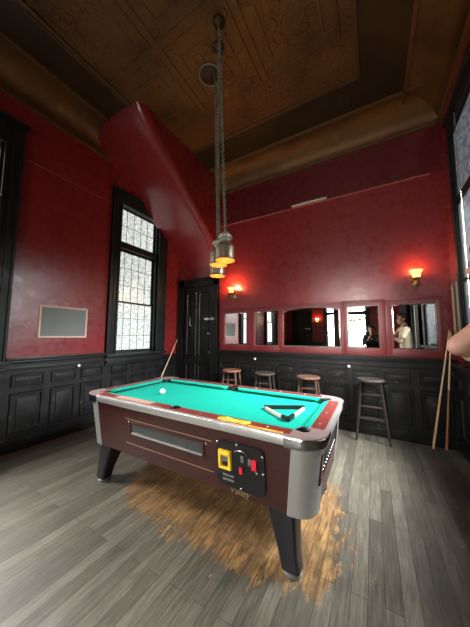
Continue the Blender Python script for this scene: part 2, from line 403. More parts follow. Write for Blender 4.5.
# ------------------------------------------------------------------ wainscot
def wainscot(name, f, s0, s1, bays, ztop=1.10, side=1):
    """f(along, out, up) -> world"""
    def bar(b, a0, a1, d0, d1, z0, z1, bev=.004):
        p, q = Vector(f(a0,d0,z0)), Vector(f(a1,d1,z1))
        b.box((min(p.x,q.x),min(p.y,q.y),min(p.z,q.z)), (max(p.x,q.x),max(p.y,q.y),max(p.z,q.z)), bev)
    b = MB(); bar(b, s0, s1, 0, .022, 0, ztop, 0); o = struct(b.build(name, BLACK))
    b = MB(); bar(b, s0, s1, .02, .085, ztop, ztop+.035, .008); bar(b, s0, s1, .02, .06, ztop-.035, ztop, .01); bar(b, s0, s1, .02, .035, .98, 1.02, .006); b.build('ledge', BLACK, o)
    b = MB(); bar(b, s0, s1, .02, .045, 0, .13, .006); bar(b, s0, s1, .02, .034, .13, .15, .004); b.build('skirting', BLACK, o)
    for a0, a1 in bays:
        b = MB()
        b.frame(a0, a1, .765, .925, .03, f, .021, .042, .5); bar(b, a0+.05, a1-.05, .02, .03, .81, .88, .006)
        b.frame(a0, a1, .19, .70, .04, f, .021, .046, .5); bar(b, a0+.075, a1-.075, .02, .032, .265, .625, .008)
        b.build('wainscot_panel', BLACK, o)
    return o
fL = lambda s,d,z: (XL+d, s, z); fB = lambda s,d,z: (s, YB-d, z); fR = lambda s,d,z: (XR-d, s, z); fF = lambda s,d,z: (s, YF+d, z)
wainscot('trim_4', fL, 1.2, 2.46, [(1.27,1.63),(1.70,2.03),(2.09,2.44)])
wainscot('trim_5', fL, 2.46, YB-.04, [(2.58,2.90),(2.98,3.30),(3.38,3.70),(3.78,4.08)], .96)
wainscot('trim_6', fB, -2.765, XR, [(-2.71,-2.355),(-2.30,-1.965),(-1.915,-1.565),(-1.495,-1.165),(-1.10,-.755),(-.70,-.36),(-.30,.055),(.117,.446),(.53,.86)])
wainscot('trim_7', fL, YF, 1.2, [(-3.9+.42*i, -3.55+.42*i) for i in range(12)], 1.02)
wainscot('trim_8', fR, YF, YB-.09, [(-3.9+.42*i, -3.55+.42*i) for i in range(19)], 1.06)
wainscot('trim_9', fF, XL+.1, -2.1, [(-3.75,-3.4),(-2.55,-2.2)], 1.10)
# picture rail lines
b = MB(); b.box((-2.77, YB-.012, 3.725), (XR-.14, YB, 3.745), .003); struct(b.build('trim_10', mat('rail_red', (.40,.10,.09), .45)))
b = MB(); b.box((XL, 1.25, 3.715), (XL+.008, 2.42, 3.735), .003); struct(b.build('trim_11', mat('rail_red2', (.26,.045,.045), .4)))
sb = bx((-1.20, YB-.05, 3.752), (-.60, YB-.001, 3.776), .004).build('pale_strip', PALE)  # short pale bar just above the rail line
tag(sb, 'short pale strip high on the red back wall', 'conduit')
# ------------------------------------------------------------------ windows
def window(name, f, W, pane, casing=(.15,.15), sill=True, transom=(3.0,3.11), meet=2.04, bars=True, out=.06, stained=False, head=.22, rec=1.0):
    y0, y1, z0, z1 = W; o = struct(empty(name, f((y0+y1)/2, 0, z0)))
    def bar(b, a0, a1, d0, d1, p0, p1, bev=.004):
        p, q = Vector(f(a0,d0,p0)), Vector(f(a1,d1,p1))
        b.box((min(p.x,q.x),min(p.y,q.y),min(p.z,q.z)), (max(p.x,q.x),max(p.y,q.y),max(p.z,q.z)), bev)
    cl, cr = casing
    b = MB()
    for a, c in ((y0-cl, y0+.012), (y1-.012, y1+cr)):
        bar(b, a, c, 0, out*.7, z0-.06, z1+head-.05)
        bar(b, a, a+.03, 0, out, z0-.06, z1+head-.05); bar(b, c-.03, c, 0, out, z0-.06, z1+.03); bar(b, (a+c)/2-.012, (a+c)/2+.012, 0, out*.9, z0-.06, z1+.03)
    bar(b, y0-cl, y1+cr, 0, out*.8, z1-.01, z1+head-.04); bar(b, y0-cl-.03, y1+cr+.03, 0, out+.03, z1+head-.05, z1+head)
    bar(b, y0-.02, y1+.02, 0, out*.9, z1+.02, z1+.05)
    b.build('window_casing', BLACKW, o)
    b = MB(); t = .012
    bar(b, y0-.001, y0+t, -.155, 0, z0, z1); bar(b, y1-t, y1+.001, -.155, 0, z0, z1); bar(b, y0, y1, -.155, 0, z1-t, z1+.001); bar(b, y0, y1, -.155, 0, z0-.001, z0+t)
    bar(b, y0+.012, y0+.035, -.04, -.01, z0, z1); bar(b, y1-.035, y1-.012, -.04, -.01, z0, z1)
    b.build('window_jamb', BLACKW, o)
    if sill:
        b = MB(); bar(b, y0-cl-.02, y1+cr+.02, -.05, out+.05, z0-.045, z0+.002, .008); bar(b, y0-cl, y1+cr, 0, out*.7, z0-.14, z0-.045); b.build('window_sill', BLACKW, o)
    b = MB(); s = .055
    bar(b, y0, y1, -.10, -.005, *transom)
    spans = [(z0, meet, -.07*rec), (meet-.035, transom[0], -.10*rec), (transom[1], z1, -.08*rec)]
    for p0, p1, d in spans:
        bar(b, y0, y0+s, d-.03, d, p0, p1); bar(b, y1-s, y1, d-.03, d, p0, p1)
        bar(b, y0, y1, d-.03, d, p0, p0+ (s if p0==z0 else .04)); bar(b, y0, y1, d-.03, d, p1-.035, p1)
    b.build('sash', BLACKW, o)
    for p0, p1, d in spans:
        b = MB(); bar(b, y0+.02, y1-.02, d-.02, d-.014, p0+.02, p1-.015, 0)
        pm = pane
        pb = b.build('pane', pm, o, smooth=False)
        if bars:
            bb = MB(); w = y1-y0-2*s; g = .007
            for k in range(1, 5):
                a = y0+s+w*k/5; bar(bb, a-g/2, a+g/2, d-.014, d-.006, p0+.03, p1-.03, 0)
            nh = max(1, round((p1-p0)/.55))
            for k in range(1, nh+1):
                z = p0 + (p1-p0)*(k/(nh+1)) + .12*(k%2-.5)*0
                bar(bb, y0+s, y1-s, d-.014, d-.006, z-g/2, z+g/2, 0)
            bb.build('glazing_bar', mat('grey_lead_'+name, (.12,.13,.13), .5, .3), pb, smooth=False)
    if stained:
        b = MB(); d = -.05
        zc0, zc1 = stained
        for k in range(0, 7):
            a = y0+.05+(y1-y0-.1)*k/6; bar(b, a-.012, a+.012, d-.02, d, zc0, zc1, 0)
        bar(b, y0, y1, d-.03, d, zc0-.03, zc0+.03, 0); bar(b, y0, y1, d-.03, d, zc1-.03, zc1+.03, 0)
        for k in range(6):
            a = y0+.05+(y1-y0-.1)*(k+.5)/6
            c = f(a, d-.01, (zc0+zc1)/2); ax = Vector(f(0,1,0))-Vector(f(0,0,0)); b.torus(c, .07, .02, ax, 14, 5)
        b.build('leaded_light', mat('lead_came', (.05,.05,.045), .5, .3), o)
        b = MB()
        for k in range(6):
            a = y0+.05+(y1-y0-.1)*(k+.5)/6
            bar(b, a-.03, a+.03, d-.016, d-.012, (zc0+zc1)/2-.05, (zc0+zc1)/2+.05, 0)
        b.build('coloured_glass', emis('stained_glass', (.75,.62,.15), 1.0), o)
    return o
window('window_1', fL, W1, PANE_STRONG, (.14,.17), head=.33)
window('window_2', fL, W2, PANE, (.16,.22), head=.22)
window('window_3', fR, W3, PANE_SIDE, (.14,.045), transom=(3.05,3.07), meet=2.1, bars=False, out=.02, rec=.15)
window('window_4', fF, W4, PANE_STRONG, (.12,.12), transom=(2.45,2.55), meet=1.6, bars=False)
window('window_5', fF, W5, PANE_STRONG, (.14,.14), transom=(2.45,2.55), meet=1.6, bars=False, stained=(1.93,2.42))
window('window_6', fL, W0, PANE_STRONG, (.14,.14))
# ------------------------------------------------------------------ doors
def door(name, f, x0, x1, ztop, latch=True):
    o = struct(empty(name, f((x0+x1)/2, 0, 0)))
    def bar(b, a0, a1, d0, d1, p0, p1, bev=.004):
        p, q = Vector(f(a0,d0,p0)), Vector(f(a1,d1,p1))
        b.box((min(p.x,q.x),min(p.y,q.y),min(p.z,q.z)), (max(p.x,q.x),max(p.y,q.y),max(p.z,q.z)), bev)
    w = .17
    b = MB()
    for a, c in ((x0, x0+w), (x1-w, x1)):
        bar(b, a, c, 0, .05, 0, ztop-.02); bar(b, a, a+.03, 0, .065, 0, ztop-.02); bar(b, c-.03, c, 0, .06, 0, ztop-w); bar(b, a+.06, a+.075, .05, .056, 0, ztop-.02)
    bar(b, x0, x1, 0, .05, ztop-w, ztop-.02); bar(b, x0-.012, x1+.012, 0, .085, ztop-.025, ztop+.01); bar(b, x0+w-.03, x1-w+.03, 0, .06, ztop-w-.0, ztop-w+.03)
    b.build('door_frame', BLACK, o)
    b = MB(); a, c = x0+w, x1-w
    bar(b, a, c, 0, .022, .01, ztop-w, 0); lf = b.build('door_leaf', BLACK, o)
    mid = (a+c)/2
    for s0, s1 in ((a+.07, mid-.03), (mid+.03, c-.07)):
        for p0, p1 in ((.98, ztop-w-.12), (.18, .82)):
            b = MB(); b.frame(s0, s1, p0, p1, .035, f, .021, .036, .5); bar(b, s0+.06, s1-.06, .02, .027, p0+.06, p1-.06); b.build('door_panel', BLACK, lf)
    if latch:
        kx = c-.045
        b = MB(); p = Vector(f(kx, .022, 1.46)); q = Vector(f(kx, .085, 1.46)); b.tube([p, p.lerp(q,.5), p.lerp(q,.6), p.lerp(q,.85), q], [.028,.013,.026,.030,.016], 14); b.build('door_knob', STEEL, o)
        b = MB(); bar(b, kx-.012, kx+.012, .02, .027, 1.02, 1.09); b.build('keyhole_plate', STEEL, o)
        b = MB(); bar(b, c-.17, c+.10, .05, .068, 1.755, 1.785, .006); bar(b, c-.15, c-.06, .02, .05, 1.745, 1.795); bar(b, c+.03, c+.07, .05, .075, 1.74, 1.80); b.build('slide_bolt', STEEL, o)
        b = MB(); b.tube([f(a+.21,.025,1.83), f(a+.20,.07,1.82), f(a+.23,.08,1.75), f(a+.20,.07,1.65), f(a+.22,.025,1.63)], .011, 10); b.build('pull_handle', STEEL, o)
    return o
door('door_1', fB, -3.865, -2.77, 2.66)
door('door_2', fF, -3.62, -2.62, 2.66)
door('door_3', fR, .62, 1.72, 2.66, False)
cu = thing('curtain', (XR, -.5, 0), 'dark curtain on the side wall, seen only as a reflection in the last mirror', 'curtain')
b = MB(); R0 = [(XR-.10+.035*math.sin(k*.9), -1.25+1.75*k/60, .05) for k in range(61)]; R1 = [(x, y, 3.3) for x, y, z in R0]
b.rings([R0 + [(x-.012, y, z) for x, y, z in reversed(R0)], R1 + [(x-.012, y, z) for x, y, z in reversed(R1)]]); b.build('curtain_cloth', DARKC, cu)
MB().tube([(XR-.10, -1.35, 3.31), (XR-.10, .55, 3.31)], .016, 12).build('curtain_rod', BRASS, cu)
for y in (-1.3, .5): MB().tube([(XR-.002, y, 3.31), (XR-.10, y, 3.31)], .010, 8).build('rod_bracket', BRASS, cu)
# =================================================================== POOL TABLE
tx0, tx1, ty0, ty1, ZT = -2.605, -0.262, 1.447, 2.600, .836
T = thing('pool_table', ((tx0+tx1)/2, (ty0+ty1)/2, 0), 'coin-operated pool table with teal cloth and dark red cabinet on bare worn boards', 'pool table')
def rrect(x0, x1, y0, y1, r, n=8):
    P = []
    for cx, cy, a0 in ((x1-r,y1-r,0),(x0+r,y1-r,PI/2),(x0+r,y0+r,PI),(x1-r,y0+r,1.5*PI)):
        for k in range(n+1):
            a = a0 + PI/2*k/n; P.append((cx+r*math.cos(a), cy+r*math.sin(a)))
    return P
Z1, Z0 = .780, .350          # cabinet top and bottom
INS, TAP = .034, .045        # inset below the rail, taper to the bottom
def tap(z): return INS + TAP*(Z1-z)/(Z1-Z0)
def yf(z): return ty0 + tap(z)            # front face of the cabinet
def xr(z): return tx1 - tap(z)            # right end
def cab_ring(z, ex=0, r=.125):
    t = tap(z) - ex; return [(x, y, z) for x, y in rrect(tx0+t, tx1-t, ty0+t, ty1-t, r)]
b = MB().rings([cab_ring(Z0), cab_ring(Z0+.01), cab_ring(Z1)]); b.build('cabinet', MAHOG, T)
# rounded metal corner posts
for q, nm in enumerate(range(4)):
    b = MB(); Rg = []
    for z in (Z0-.004, Z1):
        ring = cab_ring(z, .006)[q*9:q*9+9]; inn = cab_ring(z, -.004)[q*9:q*9+9]
        # run the post a little along both faces
        def ext(a, c, L): d = (Vector(a)-Vector(c)).normalized(); return tuple(Vector(a)+d*L)
        o_ = [ext(ring[0], ring[1], .03)] + ring + [ext(ring[-1], ring[-2], .03)]
        i_ = [ext(inn[0], inn[1], .03)] + inn + [ext(inn[-1], inn[-2], .03)]
        Rg.append(o_ + list(reversed(i_)))
    b.rings(Rg); b.build('corner_post', POST, T)
# legs
for sx in (-1, 1):
    for sy in (-1, 1):
        X = lambda d: (tx0+d) if sx < 0 else (tx1-d)
        Y = lambda d: (ty0+d) if sy < 0 else (ty1-d)
        def lring(xa, xb, ya, yb, z, r): 
            a, c = sorted((X(xa), X(xb))); d, e = sorted((Y(ya), Y(yb))); return [(x, y, z) for x, y in rrect(a, c, d, e, r, 3)]
        b = MB().rings([lring(.165,.280,.075,.180,.030,.02), lring(.180,.300,.076,.195,.12,.02), lring(.195,.375,.080,.265,.355,.02)])
        lg = b.build('leg', LEGM, T)
        c = (X(.222), Y(.13)); b = MB().lathe((c[0],c[1],0), [(.055,0),(.060,.006),(.060,.016),(.050,.024),(.02,.030),(.02,.05)], 24, cap0=True, cap1=True); b.build('levelling_foot', FOOTM, lg)
# bed with pocket cut-outs
E_ = .165                    # rail outer edge -> cushion nose
bx0, bx1, by0, by1 = tx0+.10, tx1-.10, ty0+.10, ty1-.10
ZB = .795
PR = .045
corners = [(tx0+.146, ty0+.146), (tx1-.146, ty0+.146), (tx1-.146, ty1-.146), (tx0+.146, ty1-.146)]
mx_ = (tx0+tx1)/2; sides = [(mx_, ty0+.098), (mx_, ty1-.098)]
P = []
def arc(cx, cy, r, a0, a1, n=10): return [(cx+r*math.cos(a0+(a1-a0)*k/n), cy+r*math.sin(a0+(a1-a0)*k/n)) for k in range(n+1)]
hx0, hx1, hy0, hy1 = tx0+.146, tx1-.146, ty0+.146, ty1-.146
P += arc(hx0, hy0, PR, PI/2, 0); P += arc(mx_, hy0-.05, PR, PI-.3, .3); P += arc(hx1, hy0, PR, PI, PI/2)
P += arc(hx1, hy1, PR, -PI/2, -PI); P += arc(mx_, hy1+.05, PR, -.3, -PI+.3); P += arc(hx0, hy1, PR, 0, -PI/2)
MB().prism(P, ZB-.03, ZB).build('bed_cloth', CLOTH, T, ang=20)
# rails, cushions, metal edge
def rail_seg(x0, x1, side, which):
    """profile is (in, z): distance inwards from the outer edge; the segment runs x0..x1 along the side"""
    f = {'F': lambda s,d,z: (s, ty0+d, z), 'B': lambda s,d,z: (s, ty1-d, z), 'L': lambda s,d,z: (tx0+d, s, z), 'R': lambda s,d,z: (tx1-d, s, z)}[side]
    prof = {'rail': [(.028,.78),(.028,ZT+.001),(.034,ZT+.003),(.112,ZT+.003),(.118,ZT-.002),(.118,.78)],
            'cushion': [(.117,.80),(.117,ZT),(.130,ZT+.001),(.158,ZT-.006),(.167,ZT-.014),(.160,ZT-.022),(.140,.80)],
            'rail_edge': [(.006,Z1-.004),(.0,Z1+.01),(.0,ZT-.012),(.004,ZT-.003),(.014,ZT),(.030,ZT),(.030,Z1-.004)]}[which]
    mi = 1.0 if which == 'cushion' else 0
    R = []
    for s, sg in ((x0, 1), (x1, -1)):
        R.append([f(s + sg*mi*(d-.117)*.9, d, z) for d, z in prof])
    return MB().rings(R)
cl_ = .20; sg_ = .062
segs = [('F', tx0+cl_, mx_-sg_), ('F', mx_+sg_, tx1-cl_), ('B', tx0+cl_, mx_-sg_), ('B', mx_+sg_, tx1-cl_), ('L', ty0+cl_, ty1-cl_), ('R', ty0+cl_, ty1-cl_)]
for sd, a, c in segs:
    rail_seg(a, c, sd, 'cushion').build('cushion', CLOTH, T, ang=50)
for sd, a, c in segs:
    e0 = a if sd in 'LR' or a > mx_ else a+.0
    rail_seg(a, c, sd, 'rail').build('rail', RAILRED, T)
b = MB()
for sd, a, c in (('F', tx0+.2, tx1-.2), ('B', tx0+.2, tx1-.2), ('L', ty0+.2, ty1-.2), ('R', ty0+.2, ty1-.2)):
    rail_seg(a, c, sd, 'rail_edge').build('rail_edge', CHROME, T)
# side pocket saddles, pockets
for (cx, cy), s in zip(sides, (1, -1)):
    yo = ty0+.028 if s > 0 else ty1-.028
    poly = [(mx_-sg_, yo), (mx_+sg_, yo), (mx_+sg_, yo+s*.09)] + arc(cx, cy+s*.02, .048, (.35 if s>0 else -.35), (-.35-PI if s<0 else PI-.35) if False else ((PI-.35)*(1 if s>0 else -1)), 8)[0:0] + [(cx+.052*math.cos(t), cy+s*(-.002-.052*math.sin(t))) for t in [PI*k/8 for k in range(9)]] + [(mx_-sg_, yo+s*.09)]
    MB().prism(poly, .78, ZT+.003).build('pocket_saddle', RAILRED, T)
for cx, cy in corners + [(mx_, hy0-.05), (mx_, hy1+.05)]:
    MB().lathe((cx,cy,0), [(PR-.001,.832),(PR+.003,.837),(PR+.003,.79),(PR,.74),(.001,.735)], 24).build('pocket', RUBBER, T)
    b = None
# corner castings
for q, (sx, sy) in enumerate(((-1,-1),(1,-1),(1,1),(-1,1))):
    X = lambda d: (tx0+d) if sx < 0 else (tx1-d)
    Y = lambda d: (ty0+d) if sy < 0 else (ty1-d)
    L_ = .225; r = .150
    outer = [(L_, -.004)] + [(r-(r+.004)*math.sin(k/10*PI/2), r-(r+.004)*math.cos(k/10*PI/2)) for k in range(11)] + [(-.004, L_)]
    inner = [(.118, L_), (.120, .195)] + [(.118+PR*math.cos(t), .118+PR*math.sin(t)) for t in [PI/2+.25 + (PI*1.0-.5+PI/2-.0)*0 + (PI-.5+PI/2-PI/2)*k/10*1.0 for k in range(0)]]
    arcp = [(.146+(PR+.002)*math.cos(t), .146+(PR+.002)*math.sin(t)) for t in [PI/2+.25+(PI-.5)*k/14 for k in range(15)]]
    inner += arcp + [(.195, .120), (L_, .118)]
    # outer runs along x-side first: (L,0)->corner->(0,L); inner returns
    poly = outer + inner
    cast = MB().rings([[(X(a), Y(c), Z1-.01) for a, c in outer+[(.118,L_),(.118,.118+PR),(.118-PR*.72,.118-PR*.72) if False else (.05,.05),(.118+PR,.118),(L_,.118)]][0:0] or [(X(a), Y(c), ZT-.012) for a, c in poly], [(X(a), Y(c), ZT+.002) for a, c in poly]])
    cc = cast.build('corner_casting', CAST, T)
    Rg = []
    band_in = [(a+.012*(1 if a < .12 else 0)+0, c+.012*(1 if c < .12 else 0)) for a, c in outer]
    for z, g in ((Z1-.012, .004), (Z1-.002, 0), (ZT-.010, -.003), (ZT+.0015, .003)):
        Rg.append([(X(a+(g if a<.2 else 0)), Y(c+(g if c<.2 else 0)), z) for a, c in outer])
    Rin = [(X(a), Y(c), ZT+.0015) for a, c in band_in]; Rin0 = [(X(a), Y(c), Z1-.012) for a, c in band_in]
    b = MB().rings([Rin0] + Rg + [Rin], closed=False); b.build('corner_band', POLISH, T)
# cabinet front: ball-return window
def front(b): return b.map(lambda v: Vector((v.x, v.y + yf(v.z), v.z)))      # local y 0 = face
f_ = lambda a, d, u: (a, -d, u)
b = MB().frame(-1.93, -1.10, .538, .655, .020, f_, -.002, .010); front(b).build('window_trim', MAHOG, T)
wnd = front(bx((-1.91, -.002, .555), (-1.12, .004, .635))).build('ball_window', GREYGL, T)
front(bx((-1.905, -.012, .548), (-1.125, .0, .560), .003)).build('window_ledge', CHROME, wnd)
for x, z in ((-1.945,.648), (-1.085,.640)): front(MB().ball((x, -.003, z), .011, (1,.5,1))).build('screw', STEEL, T)
b = MB(); b.box((-1.99,-.003,.668),(-1.03,.002,.674)); b.box((-1.99,-.003,.452),(-1.03,.002,.457)); front(b).build('pin_line', mat('pale_line', (.26,.14,.10), .4), T)
# coin panel
b = MB().prism(rrect(-.985, -.625, .405, .705, .045, 5), -.02, .002, 'XZ')
cp = front(b).build('coin_panel', PLATE, T)
b = MB(); b.frame(-.962, -.862, .520, .648, .022, f_, .018, .038, .3); b.box((-.955,-.045,.618),(-.869,-.018,.65), .008); front(b).build('coin_slide_frame', YELLOW, cp)
front(bx((-.942,-.026,.54),(-.882,-.018,.615),.003)).build('coin_slide', STEEL, cp)
front(bx((-.93,-.030,.545),(-.894,-.024,.57),.002)).build('coin_slot', PLATE, cp)
front(bx((-.802,-.034,.520),(-.776,-.018,.560),.004)).build('red_button', REDP, cp)
front(bx((-.708,-.040,.572),(-.672,-.018,.635),.005)).build('red_lever', REDP, cp)
front(bx((-.79,-.026,.595),(-.768,-.018,.64),.003)).build('slot_plate', STEEL, cp)
front(bx((-.735,-.03,.59),(-.713,-.018,.635),.003)).build('chrome_lever', STEEL, cp)
b = MB(); b.tube([(-.83,-.022,.655),(-.805,-.03,.672),(-.76,-.03,.668),(-.74,-.022,.65)], .006, 8); front(b).build('arched_handle', STEEL, cp)
b = MB(); b.box((-.935,-.028,.475),(-.845,-.018,.492),.003); b.box((-.935,-.028,.445),(-.845,-.018,.462),.003); front(b).build('coin_return', STEEL, cp)
for x, z in ((-.975,.69),(-.82,.70),(-.636,.66),(-.636,.556),(-.965,.56),(-.80,.412),(-.68,.55)): front(MB().ball((x,-.02,z), .010, (1,.5,1))).build('lock_screw', STEEL, cp)
# maker's script under the coin panel
tc = bpy.data.curves.new('script', 'FONT'); tc.body = 'Valley'; tc.size = .066; tc.shear = .3; tc.extrude = .0012; tc.align_x = 'LEFT'
to = bpy.data.objects.new('tmp', tc); C.objects.link(to); bpy.context.view_layer.update()
me = bpy.data.meshes.new_from_object(to.evaluated_get(bpy.context.evaluated_depsgraph_get())); bpy.data.objects.remove(to)
b = MB(); b.bm.from_mesh(me); b.map(lambda v: Vector((-.90+v.x*.95, -.002 - v.z,   .358+v.y))); front(b).build('maker_script', GOLD, T)
# stickers on the front rail
b = MB().prism([(-.985,ty0+.035),(-.93,ty0+.028),(-.76,ty0+.032),(-.735,ty0+.06),(-.75,ty0+.10),(-.86,ty0+.085),(-.94,ty0+.108),(-.99,ty0+.075)], ZT+.0028, ZT+.0042); b.build('rail_sticker', ORANGE, T, smooth=False)
b = MB().box((-.735,ty0+.024,ZT+.0005),(-.50,ty0+.036,ZT+.0046)); b.build('rail_sticker', ORANGE, T, smooth=False)
b = MB().box((-2.14,ty0+.034,ZT+.0028),(-1.68,ty0+.108,ZT+.0038)); st = b.build('worn_rail_patch', mat('worn_pink_laminate', (.50,.26,.20), .4), T, smooth=False)
for x in (-2.05,-1.75,-1.16,-.88,-.62):
    for y in (ty0+.072, ty1-.072): MB().ball((x, y, ZT+.003), .006, (1,1,.3), 8, 6).build('rail_sight', WHITE, T)
for y in (1.75,2.02,2.3):
    for x in (tx1-.072, tx0+.072): MB().ball((x, y, ZT+.003), .006, (1,1,.3), 8, 6).build('rail_sight', WHITE, T)
# right end: ball gallery
def right(b): return b.map(lambda v: Vector((v.x + xr(v.z), v.y, v.z)))
fE = lambda a, d, u: (d, a, u)
gal = right(MB().prism([(1.60,.545),(2.28,.545),(2.28,.70),(1.60,.70)], -.004, .004, 'YZ')).build('ball_gallery', RUBBER, T)
right(MB().frame(1.585, 2.295, .530, .715, .020, fE, .0, .012)).build('gallery_trim', MAHOG, T)
for k in range(11): right(MB().ball((.006, 1.66+.05*k, .585), .017, (.7,1,1), 10, 8)).build('chrome_bead', STEEL, gal)
# =================================================================== ON THE TABLE
bl = MB().ball((0,0,0), .0285, u=24, v=16).build('cue_ball', WHITE); bl.location = (-1.99, 1.935, ZB+.0295)
tag(bl, 'white cue ball lying on the teal cloth near the far end', 'ball')
A_, B_, Cc = Vector((-.845,2.005,0)), Vector((-.540,2.175,0)), Vector((-.570,1.80,0))
cen = (A_+B_+Cc)/3
rk = thing('ball_rack', (cen.x, cen.y, ZB+.001), 'triangular ball rack with black corners lying on the teal cloth', 'ball rack')
def rbar(p, q, w, h, m, name, z=ZB+.001, t0=0, t1=1):
    d = (q-p).normalized(); nrm = Vector((-d.y, d.x, 0)); a, c = p.lerp(q,t0), p.lerp(q,t1)
    R = [[a+nrm*w/2*sx+Vector((0,0,z+zz)) for sx, zz in ((-1,0),(1,0),(1,h),(-1,h))], [c+nrm*w/2*sx+Vector((0,0,z+zz)) for sx, zz in ((-1,0),(1,0),(1,h),(-1,h))]]
    MB().rings(R).build(name, m, rk)
RKW = m_wood('rack_wood', (.55,.42,.36), (.72,.62,.56), .35)
rbar(A_, B_, .022, .030, RUBBER, 'rack_bar')
rbar(A_, Cc, .016, .024, RKW, 'rack_side', t0=.06, t1=.80); rbar(B_, Cc, .016, .024, RKW, 'rack_side', t0=.06, t1=.72)
rbar(A_, Cc, .022, .030, RUBBER, 'rack_corner', t0=.78, t1=1.0); rbar(B_, Cc, .022, .030, RUBBER, 'rack_corner', t0=.70, t1=1.0)
# =================================================================== STOOLS
def make_stool(x, y, h, seatmat, label, legm):
    o = thing('bar_stool', (x, y, 0), label, 'stool', 'bar stools along the back wall')
    MB().lathe((x,y,0), [(.001,h-.012),(.08,h-.010),(.13,h-.002),(.165,h),(.176,h-.008),(.178,h-.022),(.166,h-.036),(.001,h-.036)], 28).build('seat', seatmat, o)
    tops, feet = [], []
    for sx in (-1,1):
        for sy in (-1,1):
            a = Vector((x+sx*.115, y+sy*.075, h-.03)); c = Vector((x+sx*.20, y+sy*.125, 0)); tops.append(a); feet.append(c)
            MB().tube([a, a.lerp(c,.3), a.lerp(c,.6), c], [.014,.018,.019,.013], 10).build('leg', legm, o)
    at = lambda i, z: tops[i].lerp(feet[i], (h-.03-z)/(h-.03))
    for i, j, zs in ((0,2,(.30,.46,.62)), (1,3,(.26,.42,.60)), (0,1,(.22,.40)), (2,3,(.22,.40))):
        for z in zs: MB().tube([at(i,z), at(i,z).lerp(at(j,z),.5), at(j,z)], [.009,.012,.009], 8).build('rung', legm, o)
    return o
make_stool(-2.30, 3.93, .80, SEATW, 'low bar stool with a red-brown seat, under the mirror nearest the door', m_wood('brown_stool_legs', (.10,.045,.025), (.16,.075,.045), .35))
make_stool(-1.645, 3.93, .80, STOOLW, 'bar stool with a pale-edged dark seat, second from the door', STOOLD)
make_stool(-.91, 3.93, .80, m_wood('brown_worn_seat', (.12,.06,.038), (.21,.115,.08), .35), 'bar stool with dull brown seat under the wide arched mirror', m_wood('brown_stool_legs_b', (.07,.038,.025), (.11,.065,.045), .35))
make_stool(-.06, 3.985, .83, STOOLW, 'black bar stool standing clear of the table at its right-hand end', STOOLD)
# =================================================================== CUES
def cue(foot, tip, label, dark=False):
    foot = Vector(foot); tip = Vector(tip); L = (tip-foot).length
    o = empty('pool_cue', foot); tag(o, label, 'pool cue', 'pool cues leaning on the walls'); ORG[o.name] = Vector((0,0,0))
    at = lambda t: Vector((0,0,L*t))
    MB().tube([at(.004), at(.02), at(.5)], [.0135,.0145,.0112], 14).build('butt', CUEB if dark else CUEW, o)
    MB().tube([at(.5), at(.985)], [.0112,.0068], 14).build('shaft', CUEW, o)
    MB().tube([at(.983), at(1)], [.0069,.0066], 12).build('tip', mat('chalk_tip', (.12,.16,.2), .8), o)
    MB().tube([at(0), at(.006)], [.0125,.0136], 12).build('bumper', RUBBER, o)
    o.rotation_mode = 'QUATERNION'; o.rotation_quaternion = Vector((0,0,1)).rotation_difference((tip-foot).normalized()); return o
cue((-3.70,3.22,.0135), (-3.80,4.09,1.335), 'pale pool cue leaning in the corner beside the black door')
cue((.600,4.02,.0135), (.858,4.10,1.52), 'pale pool cue leaning in the corner, the one slanting further out at the floor')
cue((.735,4.04,.0135), (.868,4.085,1.50), 'upright pool cue with brown butt, leaning in the corner by the side window', True)
# =================================================================== PENDANTS
def pendant(x, y, zr, cx, cy, label):
    o = thing('pendant_lamp', (x, y, zr), label, 'pendant lamp', 'pendant lamps over the pool table')
    H = .205; R = .098
    # shade: outer shell and lining
    MB().lathe((x,y,zr), [(R,0),(R+.003,.004),(R+.001,.012),(R-.003,.03),(R-.004,.125),(R-.012,.155),(R-.032,.18),(.045,.196),(.03,.20)], 10 if False else 32).build('lamp_shade', NICKEL, o)
    MB().lathe((x,y,zr), [(R,0),(R-.005,.003),(R-.007,.12),(R-.016,.15),(R-.036,.174),(.03,.188)], 32).build('shade_lining', SHADEIN, o)
    MB().lathe((x,y,zr), [(.036,.198),(.050,.204),(.050,.222),(.064,.226),(.066,.246),(.056,.25),(.056,.268),(.036,.282),(.024,.30),(.012,.305)], 32, fn=lambda t, h: 1+(.13*max(0, math.cos(8*t)) if .224 < h < .252 else 0)).build('gallery', VERDI, o)
    MB().ball((x,y,zr+.085), .034, (1,1,1.25)).build('bulb', BULB, o)
    MB().tube([(x,y,zr+.12),(x,y,zr+.19)], .018, 12).build('bulb_socket', VERDI, o)
    P_ = lambda z: Vector((x,y,zr+.3)).lerp(Vector((cx,cy,ZC-.07)), (z-zr-.3)/(ZC-.07-zr-.3))
    b = MB(); z = zr+.315; k = 0
    while z < ZC-.07:
        b.torus(P_(z), .0145, .0042, ((1,0,0),(0,1,0))[k%2], 8, 4); z += .024; k += 1
    b.map(lambda v: Vector((v.x, v.y, v.z))); b.build('chain', VERDI, o)
    n = 40; MB().tube([P_(zr+.3+(ZC-.06-zr-.3)*i/n)+Vector((.005*math.cos(i*1.3), .005*math.sin(i*1.3), 0)) for i in range(n+1)], .0025, 6).build('cord', RUBBER, o)
    MB().lathe((cx,cy,ZC), [(.001,-.075),(.018,-.07),(.03,-.05),(.062,-.03),(.068,-.012),(.068,-.006)], 24).build('canopy', TINP, o)
    l = bpy.data.lights.new('pendant_glow', 'POINT'); l.energy = P_PEND; l.color = (1,.58,.22); l.shadow_soft_size = .03
    lo = bpy.data.objects.new('pendant_glow', l); C.objects.link(lo); lo.location = (0,0,.045); lo.parent = o
    return o
P_PEND = 1.3
